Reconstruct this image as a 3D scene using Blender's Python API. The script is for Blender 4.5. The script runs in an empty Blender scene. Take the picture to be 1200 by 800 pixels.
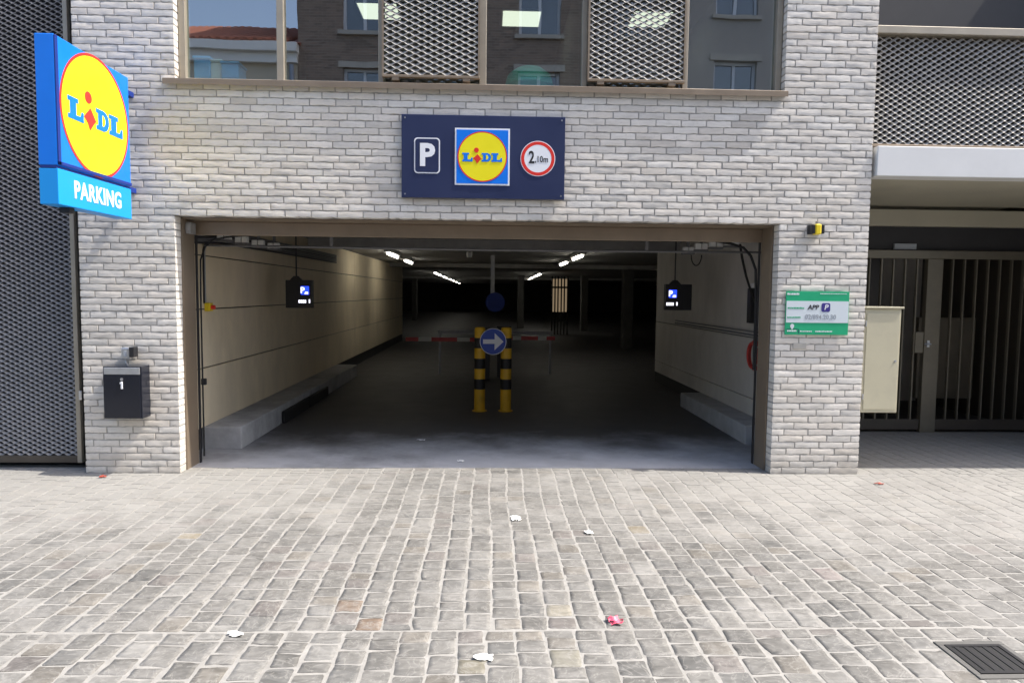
import bpy, bmesh, math, random
from mathutils import Vector, Matrix
random.seed(7)
S = bpy.context.scene
COL = S.collection
rad = math.radians

# ------------------------------------------------------------------ camera
cam = bpy.data.cameras.new('camera'); camo = bpy.data.objects.new('camera', cam); COL.objects.link(camo)
S.camera = camo
cam.sensor_width = 36; cam.lens = 36*801/1200; cam.clip_end = 2000; cam.clip_start = 0.05
CAMP = Vector((0, -6.0, 1.60))
_p, _y, _r = rad(4.0), rad(2.0), 0.0105
_f = Vector((math.sin(_y)*math.cos(_p), math.cos(_y)*math.cos(_p), -math.sin(_p)))
_r0 = _f.cross(Vector((0, 0, 1))).normalized(); _u0 = _r0.cross(_f)
_rv = _r0*math.cos(_r) + _u0*math.sin(_r); _uv = _u0*math.cos(_r) - _r0*math.sin(_r)
camo.matrix_world = Matrix(((_rv.x, _uv.x, -_f.x, CAMP.x), (_rv.y, _uv.y, -_f.y, CAMP.y), (_rv.z, _uv.z, -_f.z, CAMP.z), (0, 0, 0, 1)))

# ------------------------------------------------------------------ sky, sun, exposure
SUN_TO = Vector((0.67, -0.085, 1.0)).normalized()          # direction towards the sun: high, along the street
W = bpy.data.worlds.new('World'); S.world = W; W.use_nodes = True
nt = W.node_tree
bg = nt.nodes['Background']; sky = nt.nodes.new('ShaderNodeTexSky'); sky.sky_type = 'NISHITA'
sky.sun_disc = False
sky.sun_elevation = math.asin(SUN_TO.z); sky.sun_rotation = math.atan2(SUN_TO.x, SUN_TO.y)
sky.air_density = 1.0; sky.dust_density = 3.0; sky.ozone_density = 1.0
nt.links.new(sky.outputs[0], bg.inputs[0]); bg.inputs[1].default_value = 0.15
sl = bpy.data.lights.new('sun', 'SUN'); sl.energy = 2.7; sl.angle = rad(0.53); sl.color = (1.0, 0.94, 0.85)
so = bpy.data.objects.new('sun', sl); COL.objects.link(so)
so.rotation_euler = SUN_TO.to_track_quat('Z', 'Y').to_euler(); so.location = (20, -3, 30)
S.view_settings.view_transform = 'Standard'; S.view_settings.look = 'None'
S.view_settings.exposure = 1.48; S.view_settings.gamma = 1.0; S.view_settings.use_curve_mapping = False
S.render.engine = 'CYCLES'; S.render.resolution_x = 1024; S.render.resolution_y = 682
S.cycles.max_bounces = 10; S.cycles.diffuse_bounces = 5; S.cycles.glossy_bounces = 4; S.cycles.transparent_max_bounces = 12

# ------------------------------------------------------------------ materials
MATS = {}
def mat(name, col, rough=0.7, metal=0.0, var=0.0, vscale=6.0, bump=0.0, bscale=60.0, spec=0.5, dirt=None, dscale=1.5, stretch=(1, 1, 1), emit=None, estr=0.0):
    m = bpy.data.materials.new(name); m.use_nodes = True; MATS[name] = m
    t = m.node_tree; N = t.nodes; L = t.links; b = N['Principled BSDF']
    b.inputs['Base Color'].default_value = (*col, 1); b.inputs['Roughness'].default_value = rough; b.inputs['Metallic'].default_value = metal
    b.inputs['Specular IOR Level'].default_value = spec
    if emit: b.inputs['Emission Color'].default_value = (*emit, 1); b.inputs['Emission Strength'].default_value = estr
    if var or bump or dirt:
        g = N.new('ShaderNodeNewGeometry'); mp = N.new('ShaderNodeMapping'); mp.inputs['Scale'].default_value = stretch
        L.new(g.outputs['Position'], mp.inputs[0])
    src = None
    if var:
        n = N.new('ShaderNodeTexNoise'); n.inputs['Scale'].default_value = vscale; n.inputs['Detail'].default_value = 6; n.inputs['Roughness'].default_value = .65
        L.new(mp.outputs[0], n.inputs[0])
        r = N.new('ShaderNodeMapRange'); r.inputs[1].default_value = .3; r.inputs[2].default_value = .7; r.inputs[3].default_value = 1-var; r.inputs[4].default_value = 1+var
        L.new(n.outputs[0], r.inputs[0])
        mu = N.new('ShaderNodeVectorMath'); mu.operation = 'SCALE'; mu.inputs[0].default_value = col
        L.new(r.outputs[0], mu.inputs['Scale']); src = mu.outputs[0]
        rr = N.new('ShaderNodeMapRange'); rr.inputs[3].default_value = max(0.03, rough-.12); rr.inputs[4].default_value = min(1, rough+.12)
        L.new(n.outputs[0], rr.inputs[0]); L.new(rr.outputs[0], b.inputs['Roughness'])
    if dirt:
        n2 = N.new('ShaderNodeTexNoise'); n2.inputs['Scale'].default_value = dscale; n2.inputs['Detail'].default_value = 8; n2.inputs['Roughness'].default_value = .7
        L.new(mp.outputs[0], n2.inputs[0])
        r2 = N.new('ShaderNodeMapRange'); r2.inputs[1].default_value = .5; r2.inputs[2].default_value = .72; r2.inputs[4].default_value = .7
        L.new(n2.outputs[0], r2.inputs[0])
        mx = N.new('ShaderNodeMix'); mx.data_type = 'RGBA'; L.new(r2.outputs[0], mx.inputs[0])
        if src: L.new(src, mx.inputs[6])
        else: mx.inputs[6].default_value = (*col, 1)
        mx.inputs[7].default_value = (*dirt, 1); src = mx.outputs[2]
    if src: L.new(src, b.inputs['Base Color'])
    if bump:
        n3 = N.new('ShaderNodeTexNoise'); n3.inputs['Scale'].default_value = bscale; n3.inputs['Detail'].default_value = 5
        L.new(mp.outputs[0], n3.inputs[0])
        bp = N.new('ShaderNodeBump'); bp.inputs['Strength'].default_value = bump; bp.inputs['Distance'].default_value = .004
        L.new(n3.outputs[0], bp.inputs['Height']); L.new(bp.outputs[0], b.inputs['Normal'])
    return m

def piece_mat(name, kind):
    """bricks and setts: per-piece tint (object colour on single pieces, 'tint' attribute on the joined field)"""
    m = bpy.data.materials.new(name); m.use_nodes = True; MATS[name] = m
    t = m.node_tree; N = t.nodes; L = t.links; b = N['Principled BSDF']
    oi = N.new('ShaderNodeObjectInfo'); at = N.new('ShaderNodeAttribute'); at.attribute_name = 'tint'
    add = N.new('ShaderNodeVectorMath'); add.operation = 'ADD'; L.new(oi.outputs['Color'], add.inputs[0]); L.new(at.outputs['Color'], add.inputs[1])
    g = N.new('ShaderNodeNewGeometry')
    sc = N.new('ShaderNodeVectorMath'); sc.operation = 'SCALE'; sc.inputs['Scale'].default_value = 37.0; L.new(add.outputs[0], sc.inputs[0])
    pos = N.new('ShaderNodeVectorMath'); pos.operation = 'ADD'; L.new(g.outputs['Position'], pos.inputs[0]); L.new(sc.outputs[0], pos.inputs[1])
    def noise(scale, det=6, rough=.65, vec=None, dist=0):
        n = N.new('ShaderNodeTexNoise'); n.inputs['Scale'].default_value = scale; n.inputs['Detail'].default_value = det; n.inputs['Roughness'].default_value = rough
        n.inputs['Distortion'].default_value = dist
        L.new(vec or pos.outputs[0], n.inputs[0]); return n.outputs[0]
    def rng(s, a, b_, c, d):
        r = N.new('ShaderNodeMapRange'); r.inputs[1].default_value = a; r.inputs[2].default_value = b_; r.inputs[3].default_value = c; r.inputs[4].default_value = d
        L.new(s, r.inputs[0]); return r.outputs[0]
    def mixc(f, a, c):
        x = N.new('ShaderNodeMix'); x.data_type = 'RGBA'; L.new(f, x.inputs[0])
        if isinstance(a, tuple): x.inputs[6].default_value = (*a, 1)
        else: L.new(a, x.inputs[6])
        x.inputs[7].default_value = (*c, 1); return x.outputs[2]
    def scale(v, f):
        x = N.new('ShaderNodeVectorMath'); x.operation = 'SCALE'; L.new(v, x.inputs[0]); L.new(f, x.inputs['Scale']); return x.outputs[0]
    mp = N.new('ShaderNodeMapping'); L.new(pos.outputs[0], mp.inputs[0])
    bp = N.new('ShaderNodeBump'); bp.inputs['Distance'].default_value = .006
    if kind == 'brick':
        mp.inputs['Scale'].default_value = (6, 6, 26)
        base = scale(add.outputs[0], rng(noise(1.0, 8, .7, mp.outputs[0]), .3, .7, .86, 1.10))
        base = mixc(rng(noise(55, 5), .60, .74, 0, .45), base, (.33, .30, .27))
        base = mixc(rng(noise(2.3, 4, .6, g.outputs['Position']), .52, .75, 0, .35), base, (.60, .56, .49))
        sx = N.new('ShaderNodeSeparateXYZ'); L.new(g.outputs['Position'], sx.inputs[0])
        sp = N.new('ShaderNodeMath'); sp.operation = 'MULTIPLY_ADD'; L.new(noise(7, 7, .7, g.outputs['Position']), sp.inputs[0]); sp.inputs[1].default_value = -.75; L.new(sx.outputs[2], sp.inputs[2])
        base = mixc(rng(sp.outputs[0], -.36, -.08, .45, 0), base, (.36, .33, .285))     # street splash dirt on the lowest courses
        mv = N.new('ShaderNodeMapping'); mv.inputs['Scale'].default_value = (9, 9, .6); L.new(g.outputs['Position'], mv.inputs[0])
        base = mixc(rng(noise(1.0, 6, .7, mv.outputs[0]), .57, .74, 0, .30), base, (.45, .425, .38))   # faint rain streaks
        L.new(base, b.inputs['Base Color']); b.inputs['Roughness'].default_value = .82; b.inputs['Specular IOR Level'].default_value = .25
        bp.inputs['Strength'].default_value = .4; L.new(noise(2.2, 8, .7, mp.outputs[0], .6), bp.inputs['Height'])
    else:
        mp.inputs['Scale'].default_value = (7, 16, 7)
        wave = noise(1.0, 7, .62, mp.outputs[0], 2.2)
        base = scale(add.outputs[0], rng(wave, .3, .7, .72, 1.30))
        base = mixc(rng(noise(95, 4), .58, .75, 0, .5), base, (.12, .115, .105))
        vn = noise(5.5, 5, .55, None, 2.6)
        vs_ = N.new('ShaderNodeMath'); vs_.operation = 'SUBTRACT'; L.new(vn, vs_.inputs[0]); vs_.inputs[1].default_value = .5
        va = N.new('ShaderNodeMath'); va.operation = 'ABSOLUTE'; L.new(vs_.outputs[0], va.inputs[0])
        base = mixc(rng(va.outputs[0], 0, .022, .55, 0), base, (.28, .272, .252))
        base = mixc(rng(noise(14, 6, .7, None, 1.0), .56, .70, 0, .5), base, (.095, .092, .084))
        # pale sand in patches; bounced light painted in towards the foot of walls
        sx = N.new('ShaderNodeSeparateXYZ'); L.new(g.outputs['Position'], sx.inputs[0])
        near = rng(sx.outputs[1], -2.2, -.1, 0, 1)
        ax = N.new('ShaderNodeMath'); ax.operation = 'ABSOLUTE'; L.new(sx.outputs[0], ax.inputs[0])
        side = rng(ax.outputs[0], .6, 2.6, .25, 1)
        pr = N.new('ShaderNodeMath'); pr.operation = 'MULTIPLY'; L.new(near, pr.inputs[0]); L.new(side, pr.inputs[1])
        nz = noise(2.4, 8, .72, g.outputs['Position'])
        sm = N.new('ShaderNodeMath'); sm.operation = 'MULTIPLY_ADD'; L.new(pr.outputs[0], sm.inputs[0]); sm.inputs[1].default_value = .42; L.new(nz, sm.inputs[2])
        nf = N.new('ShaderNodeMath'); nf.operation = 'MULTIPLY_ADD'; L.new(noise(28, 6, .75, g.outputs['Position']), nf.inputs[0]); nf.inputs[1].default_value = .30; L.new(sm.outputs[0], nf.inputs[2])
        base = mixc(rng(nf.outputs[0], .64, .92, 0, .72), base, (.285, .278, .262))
        base = mixc(rng(noise(7.5, 7, .7, None, 1.8), .57, .66, 0, .42), base, (.235, .229, .216))
        base = mixc(rng(noise(.9, 6, .7, g.outputs['Position']), .55, .75, 0, .35), base, (.105, .10, .092))
        L.new(base, b.inputs['Base Color'])
        L.new(rng(wave, .3, .7, .5, .75), b.inputs['Roughness']); b.inputs['Specular IOR Level'].default_value = .4
        bp.inputs['Strength'].default_value = .5; L.new(noise(1.3, 9, .72, mp.outputs[0], 1.2), bp.inputs['Height'])
    L.new(bp.outputs[0], b.inputs['Normal'])
    return m

def glass_mat(name, ior, tint):
    m = bpy.data.materials.new(name); m.use_nodes = True; MATS[name] = m
    t = m.node_tree; N = t.nodes; L = t.links; N.remove(N['Principled BSDF'])
    o = N['Material Output']; tr = N.new('ShaderNodeBsdfTransparent'); tr.inputs[0].default_value = (*tint, 1)
    gl = N.new('ShaderNodeBsdfGlossy'); gl.inputs['Roughness'].default_value = .005
    fr = N.new('ShaderNodeFresnel'); fr.inputs[0].default_value = ior
    n = N.new('ShaderNodeTexNoise'); n.inputs['Scale'].default_value = 1.3
    g = N.new('ShaderNodeNewGeometry'); L.new(g.outputs['Position'], n.inputs[0])
    bp = N.new('ShaderNodeBump'); bp.inputs['Strength'].default_value = .05; bp.inputs['Distance'].default_value = .02; L.new(n.outputs[0], bp.inputs['Height']); L.new(bp.outputs[0], gl.inputs['Normal'])
    om = N.new('ShaderNodeMath'); om.operation = 'SUBTRACT'; om.inputs[0].default_value = 1; L.new(g.outputs['Backfacing'], om.inputs[1])
    fm = N.new('ShaderNodeMath'); fm.operation = 'MULTIPLY'; L.new(fr.outputs[0], fm.inputs[0]); L.new(om.outputs[0], fm.inputs[1])
    mx = N.new('ShaderNodeMixShader'); L.new(fm.outputs[0], mx.inputs[0]); L.new(tr.outputs[0], mx.inputs[1]); L.new(gl.outputs[0], mx.inputs[2]); L.new(mx.outputs[0], o.inputs[0])
    return m

def brickwall_mat(name, c1, c2, mortar):
    m = bpy.data.materials.new(name); m.use_nodes = True; MATS[name] = m
    t = m.node_tree; N = t.nodes; L = t.links; b = N['Principled BSDF']; b.inputs['Roughness'].default_value = .9
    g = N.new('ShaderNodeNewGeometry'); mp = N.new('ShaderNodeMapping'); mp.inputs['Rotation'].default_value = (rad(90), 0, 0)
    L.new(g.outputs['Position'], mp.inputs[0])
    br = N.new('ShaderNodeTexBrick'); br.inputs['Scale'].default_value = 4.5; br.inputs['Color1'].default_value = (*c1, 1); br.inputs['Color2'].default_value = (*c2, 1)
    br.inputs['Mortar'].default_value = (*mortar, 1); br.inputs['Mortar Size'].default_value = .03; br.inputs['Brick Width'].default_value = 1.0; br.inputs['Row Height'].default_value = .3
    L.new(mp.outputs[0], br.inputs[0]); L.new(br.outputs[0], b.inputs['Base Color'])
    return m

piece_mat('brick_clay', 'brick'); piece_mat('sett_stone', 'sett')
mat('mortar', (.39, .375, .35), .95, var=.2, vscale=30, bump=.5, bscale=150)
mat('joint_sand', (.262, .255, .239), .95, var=.16, vscale=18, bump=.6, bscale=180, dirt=(.18, .173, .158), dscale=3)
mat('asphalt', (.06, .06, .06), .9, var=.25, vscale=40, bump=.6, bscale=200)
mat('bronze', (.26, .205, .15), .45, .35, var=.10, vscale=5, bump=.05, dirt=(.22, .175, .13), dscale=1.2)
mat('bronze_dark', (.085, .072, .058), .5, .3, var=.12, vscale=5)
mat('bronze_light', (.36, .32, .255), .45, .3, var=.08, vscale=5)
mat('mesh_metal', (.44, .425, .40), .5, .35, var=.12, vscale=9)
mat('mesh_metal_dark', (.30, .29, .28), .5, .5, var=.12, vscale=9)
mat('concrete', (.40, .40, .40), .85, var=.18, vscale=5, bump=.4, bscale=60, dirt=(.16, .16, .16), dscale=1.6)
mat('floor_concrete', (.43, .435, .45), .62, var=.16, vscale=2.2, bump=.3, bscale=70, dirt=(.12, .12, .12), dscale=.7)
mat('tyre_film', (.035, .035, .035), .8, var=.3, vscale=4)
mat('panel_beige', (.74, .625, .445), .8, var=.09, vscale=2.5, bump=.12, bscale=40, dirt=(.60, .50, .36), dscale=1.4, stretch=(1, 1, .45))
mat('panel_grey', (.62, .59, .54), .82, var=.10, vscale=2.5, bump=.15, bscale=40, dirt=(.50, .48, .44), dscale=1.3, stretch=(1, 1, .5))
mat('ceiling_dark', (.36, .35, .335), .9, var=.2, vscale=3)
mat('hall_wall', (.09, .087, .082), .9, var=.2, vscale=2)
mat('black_plastic', (.014, .014, .016), .42)
mat('black_rubber', (.012, .012, .012), .75, var=.3, vscale=20)
mat('cable_grey', (.16, .16, .165), .6)
mat('galvanised', (.42, .43, .44), .45, .6, var=.12, vscale=14)
mat('white_plastic', (.80, .80, .78), .45)
mat('white_paint', (.70, .70, .69), .55, var=.03, vscale=3, dirt=(.60, .60, .59), dscale=.8)
mat('beige_paint', (.47, .44, .345), .55, var=.05, vscale=2.5, dirt=(.40, .375, .30), dscale=.9)
mat('beige_cabinet', (.50, .46, .33), .45, var=.06, vscale=2.5, dirt=(.42, .39, .29), dscale=2.2)
mat('gate_bronze', (.20, .18, .14), .42, .5, var=.12, vscale=4)
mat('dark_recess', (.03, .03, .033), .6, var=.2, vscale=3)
mat('dark_door', (.13, .125, .12), .3, .2, var=.2, vscale=2)
mat('sign_navy', (.020, .030, .085), .38, var=.05, vscale=3)
mat('sign_white', (.80, .82, .86), .45)
mat('sign_blue', (.004, .19, .80), .35, var=.04, vscale=4)
mat('sign_blue_light', (.008, .30, .80), .38)
mat('sign_blue_dark', (.008, .030, .22), .45)
mat('sign_yellow', (.88, .78, .012), .4, var=.03, vscale=4)
mat('sign_red', (.72, .035, .025), .4)
mat('sign_black', (.02, .02, .025), .5)
mat('sign_green', (.012, .36, .17), .4, var=.05, vscale=8)
mat('sign_pale', (.62, .68, .72), .4)
mat('sign_violet', (.045, .035, .22), .4)
mat('sign_grey', (.33, .36, .40), .5)
mat('mailbox_black', (.010, .012, .020), .16, var=.02)
mat('steel', (.60, .61, .63), .28, .9)
mat('yellow_plastic', (.80, .60, .02), .4)
mat('bollard_yellow', (.80, .47, .02), .45, var=.10, vscale=12, dirt=(.40, .24, .03), dscale=6)
mat('bollard_black', (.016, .016, .016), .5)
mat('sign_arrow_blue', (.012, .06, .42), .35)
mat('boom_red', (.60, .05, .04), .4); mat('boom_white', (.75, .74, .68), .4)
mat('barrier_grey', (.09, .09, .095), .5)
mat('hose_red', (.55, .04, .03), .45)
mat('lamp_tube', (.9, .9, .85), .4, emit=(1.0, .96, .84), estr=4.2)
mat('led_blue', (.01, .01, .05), .4, emit=(.015, .05, 1.0), estr=.85)
mat('led_white', (.1, .1, .12), .4, emit=(.85, .85, 1.0), estr=.75)
mat('lit_door', (.5, .4, .3), .5, emit=(1.0, .74, .46), estr=.08)
mat('office_panel', (.9, .9, .85), .4, emit=(1.0, .95, .78), estr=.62)
mat('room_wall', (.30, .31, .30), .9, var=.08, vscale=1); mat('room_floor', (.12, .11, .10), .8)
mat('room_blue', (.05, .36, .75), .5); mat('room_green', (.06, .50, .34), .6); mat('room_pale', (.55, .62, .66), .6)
mat('stone_trim', (.42, .40, .36), .8, var=.1); mat('cream_render', (.56, .50, .40), .9, var=.08, vscale=.8)
mat('grey_render', (.36, .34, .32), .9, var=.08, vscale=.8); mat('roof_tile', (.36, .13, .08), .8, var=.2, vscale=6)
mat('window_paint', (.62, .66, .72), .5); mat('zinc', (.25, .28, .34), .45, .5)
mat('paper_white', (.80, .80, .78), .7); mat('wrapper_pink', (.66, .07, .14), .45, var=.1, vscale=60, dirt=(.75, .55, .58), dscale=28); mat('leaf_red', (.30, .05, .03), .7)
mat('drain_stone', (.09, .088, .083), .8, var=.2, vscale=9, bump=.5)
mat('cast_iron', (.03, .03, .032), .55, .5, bump=.3)
glass_mat('glass_window', 3.9, (.82, .90, .88)); glass_mat('glass_house', 3.2, (.25, .28, .32))
brickwall_mat('old_brick', (.16, .12, .095), (.27, .20, .155), (.30, .27, .24))

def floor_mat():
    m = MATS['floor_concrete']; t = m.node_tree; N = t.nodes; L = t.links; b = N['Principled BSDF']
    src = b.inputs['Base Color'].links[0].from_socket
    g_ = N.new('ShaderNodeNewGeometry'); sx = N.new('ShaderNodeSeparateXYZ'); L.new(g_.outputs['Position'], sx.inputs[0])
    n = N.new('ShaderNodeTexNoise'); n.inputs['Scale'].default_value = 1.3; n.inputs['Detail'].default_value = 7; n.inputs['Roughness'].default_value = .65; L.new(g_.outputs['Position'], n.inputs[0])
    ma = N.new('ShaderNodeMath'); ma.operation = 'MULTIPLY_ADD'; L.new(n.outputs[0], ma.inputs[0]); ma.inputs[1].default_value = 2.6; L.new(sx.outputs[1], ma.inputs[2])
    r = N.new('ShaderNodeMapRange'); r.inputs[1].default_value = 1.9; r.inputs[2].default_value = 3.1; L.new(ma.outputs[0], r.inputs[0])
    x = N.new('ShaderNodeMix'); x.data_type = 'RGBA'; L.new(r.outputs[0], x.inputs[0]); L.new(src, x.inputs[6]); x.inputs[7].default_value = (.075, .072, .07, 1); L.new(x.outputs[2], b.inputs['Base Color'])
floor_mat()                                                # daylight fall-off painted in: pale at the threshold, dark further inside

# ------------------------------------------------------------------ mesh helpers
class MB:
    def __init__(s): s.v = []; s.f = []
    def add(s, vs, fs):
        o = len(s.v); s.v += [tuple(v) for v in vs]; s.f += [tuple(i+o for i in f) for f in fs]; return s
    def box(s, x0, x1, y0, y1, z0, z1, b=0.0):
        if x0 > x1: x0, x1 = x1, x0
        if y0 > y1: y0, y1 = y1, y0
        if z0 > z1: z0, z1 = z1, z0
        if b <= 0:
            return s.add([(x0, y0, z0), (x1, y0, z0), (x1, y1, z0), (x0, y1, z0), (x0, y0, z1), (x1, y0, z1), (x1, y1, z1), (x0, y1, z1)],
                         [(0, 3, 2, 1), (4, 5, 6, 7), (0, 1, 5, 4), (1, 2, 6, 5), (2, 3, 7, 6), (3, 0, 4, 7)])
        b = min(b, (x1-x0)*.45, (y1-y0)*.45, (z1-z0)*.45)
        bm = bmesh.new(); bmesh.ops.create_cube(bm, size=1)
        for v in bm.verts: v.co = Vector(((x0+x1)/2+v.co.x*(x1-x0), (y0+y1)/2+v.co.y*(y1-y0), (z0+z1)/2+v.co.z*(z1-z0)))
        bmesh.ops.bevel(bm, geom=bm.edges[:], offset=b, segments=2, affect='EDGES', profile=.5)
        bm.verts.index_update()
        s.add([v.co for v in bm.verts], [[v.index for v in f.verts] for f in bm.faces]); bm.free(); return s
    def tube(s, pts, r, n=8, caps=True):
        pts = [Vector(p) for p in pts]; rings = []; up = None
        for i, p in enumerate(pts):
            t = (pts[min(i+1, len(pts)-1)]-pts[max(i-1, 0)]).normalized()
            if up is None:
                up = Vector((0, 0, 1)) if abs(t.z) < .9 else Vector((1, 0, 0))
            a = t.cross(up).normalized(); up = a.cross(t).normalized()
            rings.append([p+(a*math.cos(k*2*math.pi/n)+up*math.sin(k*2*math.pi/n))*r for k in range(n)])
        vs = [v for R in rings for v in R]; fs = []
        for i in range(len(rings)-1):
            for k in range(n): fs.append((i*n+k, i*n+(k+1) % n, (i+1)*n+(k+1) % n, (i+1)*n+k))
        if caps: fs.append(tuple(range(n))[::-1]); fs.append(tuple((len(rings)-1)*n+k for k in range(n)))
        return s.add(vs, fs)
    def lathe(s, prof, cx, cy, n=20):
        vs = []; fs = []
        for r, z in prof:
            for k in range(n): a = k*2*math.pi/n; vs.append((cx+r*math.cos(a), cy+r*math.sin(a), z))
        for i in range(len(prof)-1):
            for k in range(n): fs.append((i*n+k, i*n+(k+1) % n, (i+1)*n+(k+1) % n, (i+1)*n+k))
        fs.append(tuple(range(n))[::-1]); fs.append(tuple((len(prof)-1)*n+k for k in range(n)))
        return s.add(vs, fs)
    def plate(s, poly, y0, y1):
        """flat outline in local x,z given thickness from y0 (front) to y1"""
        n = len(poly); vs = [(x, y0, z) for x, z in poly]+[(x, y1, z) for x, z in poly]
        fs = [tuple(range(n)), tuple(range(2*n-1, n-1, -1))]+[(i, i+n, (i+1) % n+n, (i+1) % n) for i in range(n)]
        return s.add(vs, fs)
    def ring(s, cx, cz, r0, r1, y0, y1, n=48):
        vs = []; fs = []
        for k in range(n):
            a = 2*math.pi*k/n; c, q = math.cos(a), math.sin(a)
            vs += [(cx+r0*c, y0, cz+r0*q), (cx+r1*c, y0, cz+r1*q), (cx+r1*c, y1, cz+r1*q), (cx+r0*c, y1, cz+r0*q)]
        for k in range(n):
            a = 4*k; b = 4*((k+1) % n)
            for j in range(4): fs.append((a+j, a+(j+1) % 4, b+(j+1) % 4, b+j))
        return s.add(vs, fs)
    def mesh(s, name):
        me = bpy.data.meshes.new(name); me.from_pydata(s.v, [], s.f)
        bm = bmesh.new(); bm.from_mesh(me); bmesh.ops.recalc_face_normals(bm, faces=bm.faces[:]); bm.to_mesh(me); bm.free(); return me
    def build(s, name, m, parent=None, smooth=False):
        me = s.mesh(name); me.materials.append(MATS[m])
        if smooth: me.polygons.foreach_set('use_smooth', [True]*len(me.polygons)); me.set_sharp_from_angle(angle=rad(40))
        return link(name, me, parent)
def link(name, data, parent=None):
    o = bpy.data.objects.new(name, data); COL.objects.link(o)
    if parent is not None: o.parent = parent
    return o
def empty(name, loc=(0, 0, 0), rz=0, parent=None):
    o = link(name, None, parent); o.location = loc; o.rotation_euler = (0, 0, rz); o.empty_display_size = .1; return o
def tag(o, label, cat, group=None):
    o['label'] = label; o['category'] = cat
    if group: o['group'] = group
    return o
def structure(o, label=None):
    o['kind'] = 'structure'
    if label: o['label'] = label
    return o
def stuff(o): o['kind'] = 'stuff'; return o
def copy_tree(o, parent=None):
    c = o.copy(); COL.objects.link(c); c.parent = parent
    for ch in list(o.children): copy_tree(ch, c)
    return c
def circle(cx, cz, r, n=48, ph=0): return [(cx+r*math.cos(ph+2*math.pi*k/n), cz+r*math.sin(ph+2*math.pi*k/n)) for k in range(n)]
def rrect(x0, x1, z0, z1, r, n=6):
    pts = []
    for cx, cz, a0 in ((x1-r, z1-r, 0), (x0+r, z1-r, 90), (x0+r, z0+r, 180), (x1-r, z0+r, 270)):
        for k in range(n+1): a = rad(a0+90*k/n); pts.append((cx+r*math.cos(a), cz+r*math.sin(a)))
    return pts
def text(body, m, parent, x, y, z, size, bold=0.0, sx=1.0, name='lettering', align='LEFT', shear=0.0):
    cu = bpy.data.curves.new('lettering', 'FONT'); cu.body = body; cu.size = size; cu.align_x = align; cu.align_y = 'CENTER'
    cu.extrude = .0008; cu.offset = bold; cu.space_character = 1.0+bold*12; cu.resolution_u = 3; cu.shear = shear
    to = bpy.data.objects.new('tmp_text', cu); COL.objects.link(to)
    me = bpy.data.meshes.new_from_object(to.evaluated_get(bpy.context.evaluated_depsgraph_get()))
    bpy.data.objects.remove(to); bpy.data.curves.remove(cu)
    for v in me.vertices: v.co = Vector((v.co.x*sx, -v.co.z, v.co.y))
    me.materials.clear(); me.materials.append(MATS[m]); me.name = name
    o = link(name, me, parent); o.location = (x, y, z); return o
def holes_wall(mb, x0, x1, z0, z1, holes, y0, y1):
    """wall slab x,z with rectangular openings, cut into blocks"""
    xs = sorted({x0, x1, *[h[0] for h in holes], *[h[1] for h in holes]}); xs = [x for x in xs if x0 <= x <= x1]
    for a, b in zip(xs, xs[1:]):
        cuts = sorted([(h[2], h[3]) for h in holes if h[0] <= a+1e-6 and h[1] >= b-1e-6]); z = z0
        for c, d in cuts:
            if c > z: mb.box(a, b, y0, y1, z, c)
            z = max(z, d)
        if z < z1: mb.box(a, b, y0, y1, z, z1)
    return mb
def expanded(mb, x0, x1, z0, z1, y, lw, sw, w=.019, t=.0025, tilt=50):
    """expanded-metal sheet: short tilted strands meeting at staggered knuckles"""
    hx, hz = lw/2, sw/2; nx = int(round((x1-x0)/hx)); nz = int((z1-z0)/hz); hx = (x1-x0)/nx
    dy, dz = math.cos(rad(tilt))*w/2, math.sin(rad(tilt))*w/2
    ty, tz = math.sin(rad(tilt))*t, -math.cos(rad(tilt))*t
    k = .17
    for i in range(nx):
        for j in range(nz+1):
            for s in (1, -1):
                if (i+j) % 2 or not 0 <= j+s <= nz: continue
                xa, xb = x0+i*hx, x0+(i+1)*hx; za, zb = z0+j*hz, z0+(j+s)*hz
                pts = [(xa-.001, za), (xa+hx*k, za+(zb-za)*.06), (xb-hx*k, zb-(zb-za)*.06), (xb+.001, zb)]
                vs = []
                for px, pz in pts:
                    vs += [(px, y-dy, pz-dz), (px, y+dy, pz+dz), (px, y+dy+ty, pz+dz+tz), (px, y-dy+ty, pz-dz+tz)]
                fs = []
                for q in range(3):
                    a = q*4
                    for e in range(4): fs.append((a+e, a+(e+1) % 4, a+4+(e+1) % 4, a+4+e))
                mb.add(vs, fs)
    return mb

# ------------------------------------------------------------------ ground
g = MB().add([(-400, -400, -.07), (400, -400, -.07), (400, 400, -.07), (-400, 400, -.07)], [(0, 1, 2, 3)]).build('ground', 'asphalt'); structure(g)
OPX0, OPX1, OPZ = -2.69, 2.56, 2.235
PLX, PRX = -3.50, 3.365
pv = MB()
pv.box(-7.5, 7.5, -4.75, -.0, -.065, -.0018)
pv.box(OPX0-.3, OPX1+.4, 0, .20, -.065, -.0022); pv.box(PRX-.05, 6.6, 0, 1.95, -.065, -.0022); pv.box(-6.6, PLX+.05, 0, .30, -.065, -.0022)
pave = pv.build('pavement', 'joint_sand'); structure(pave)

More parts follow.
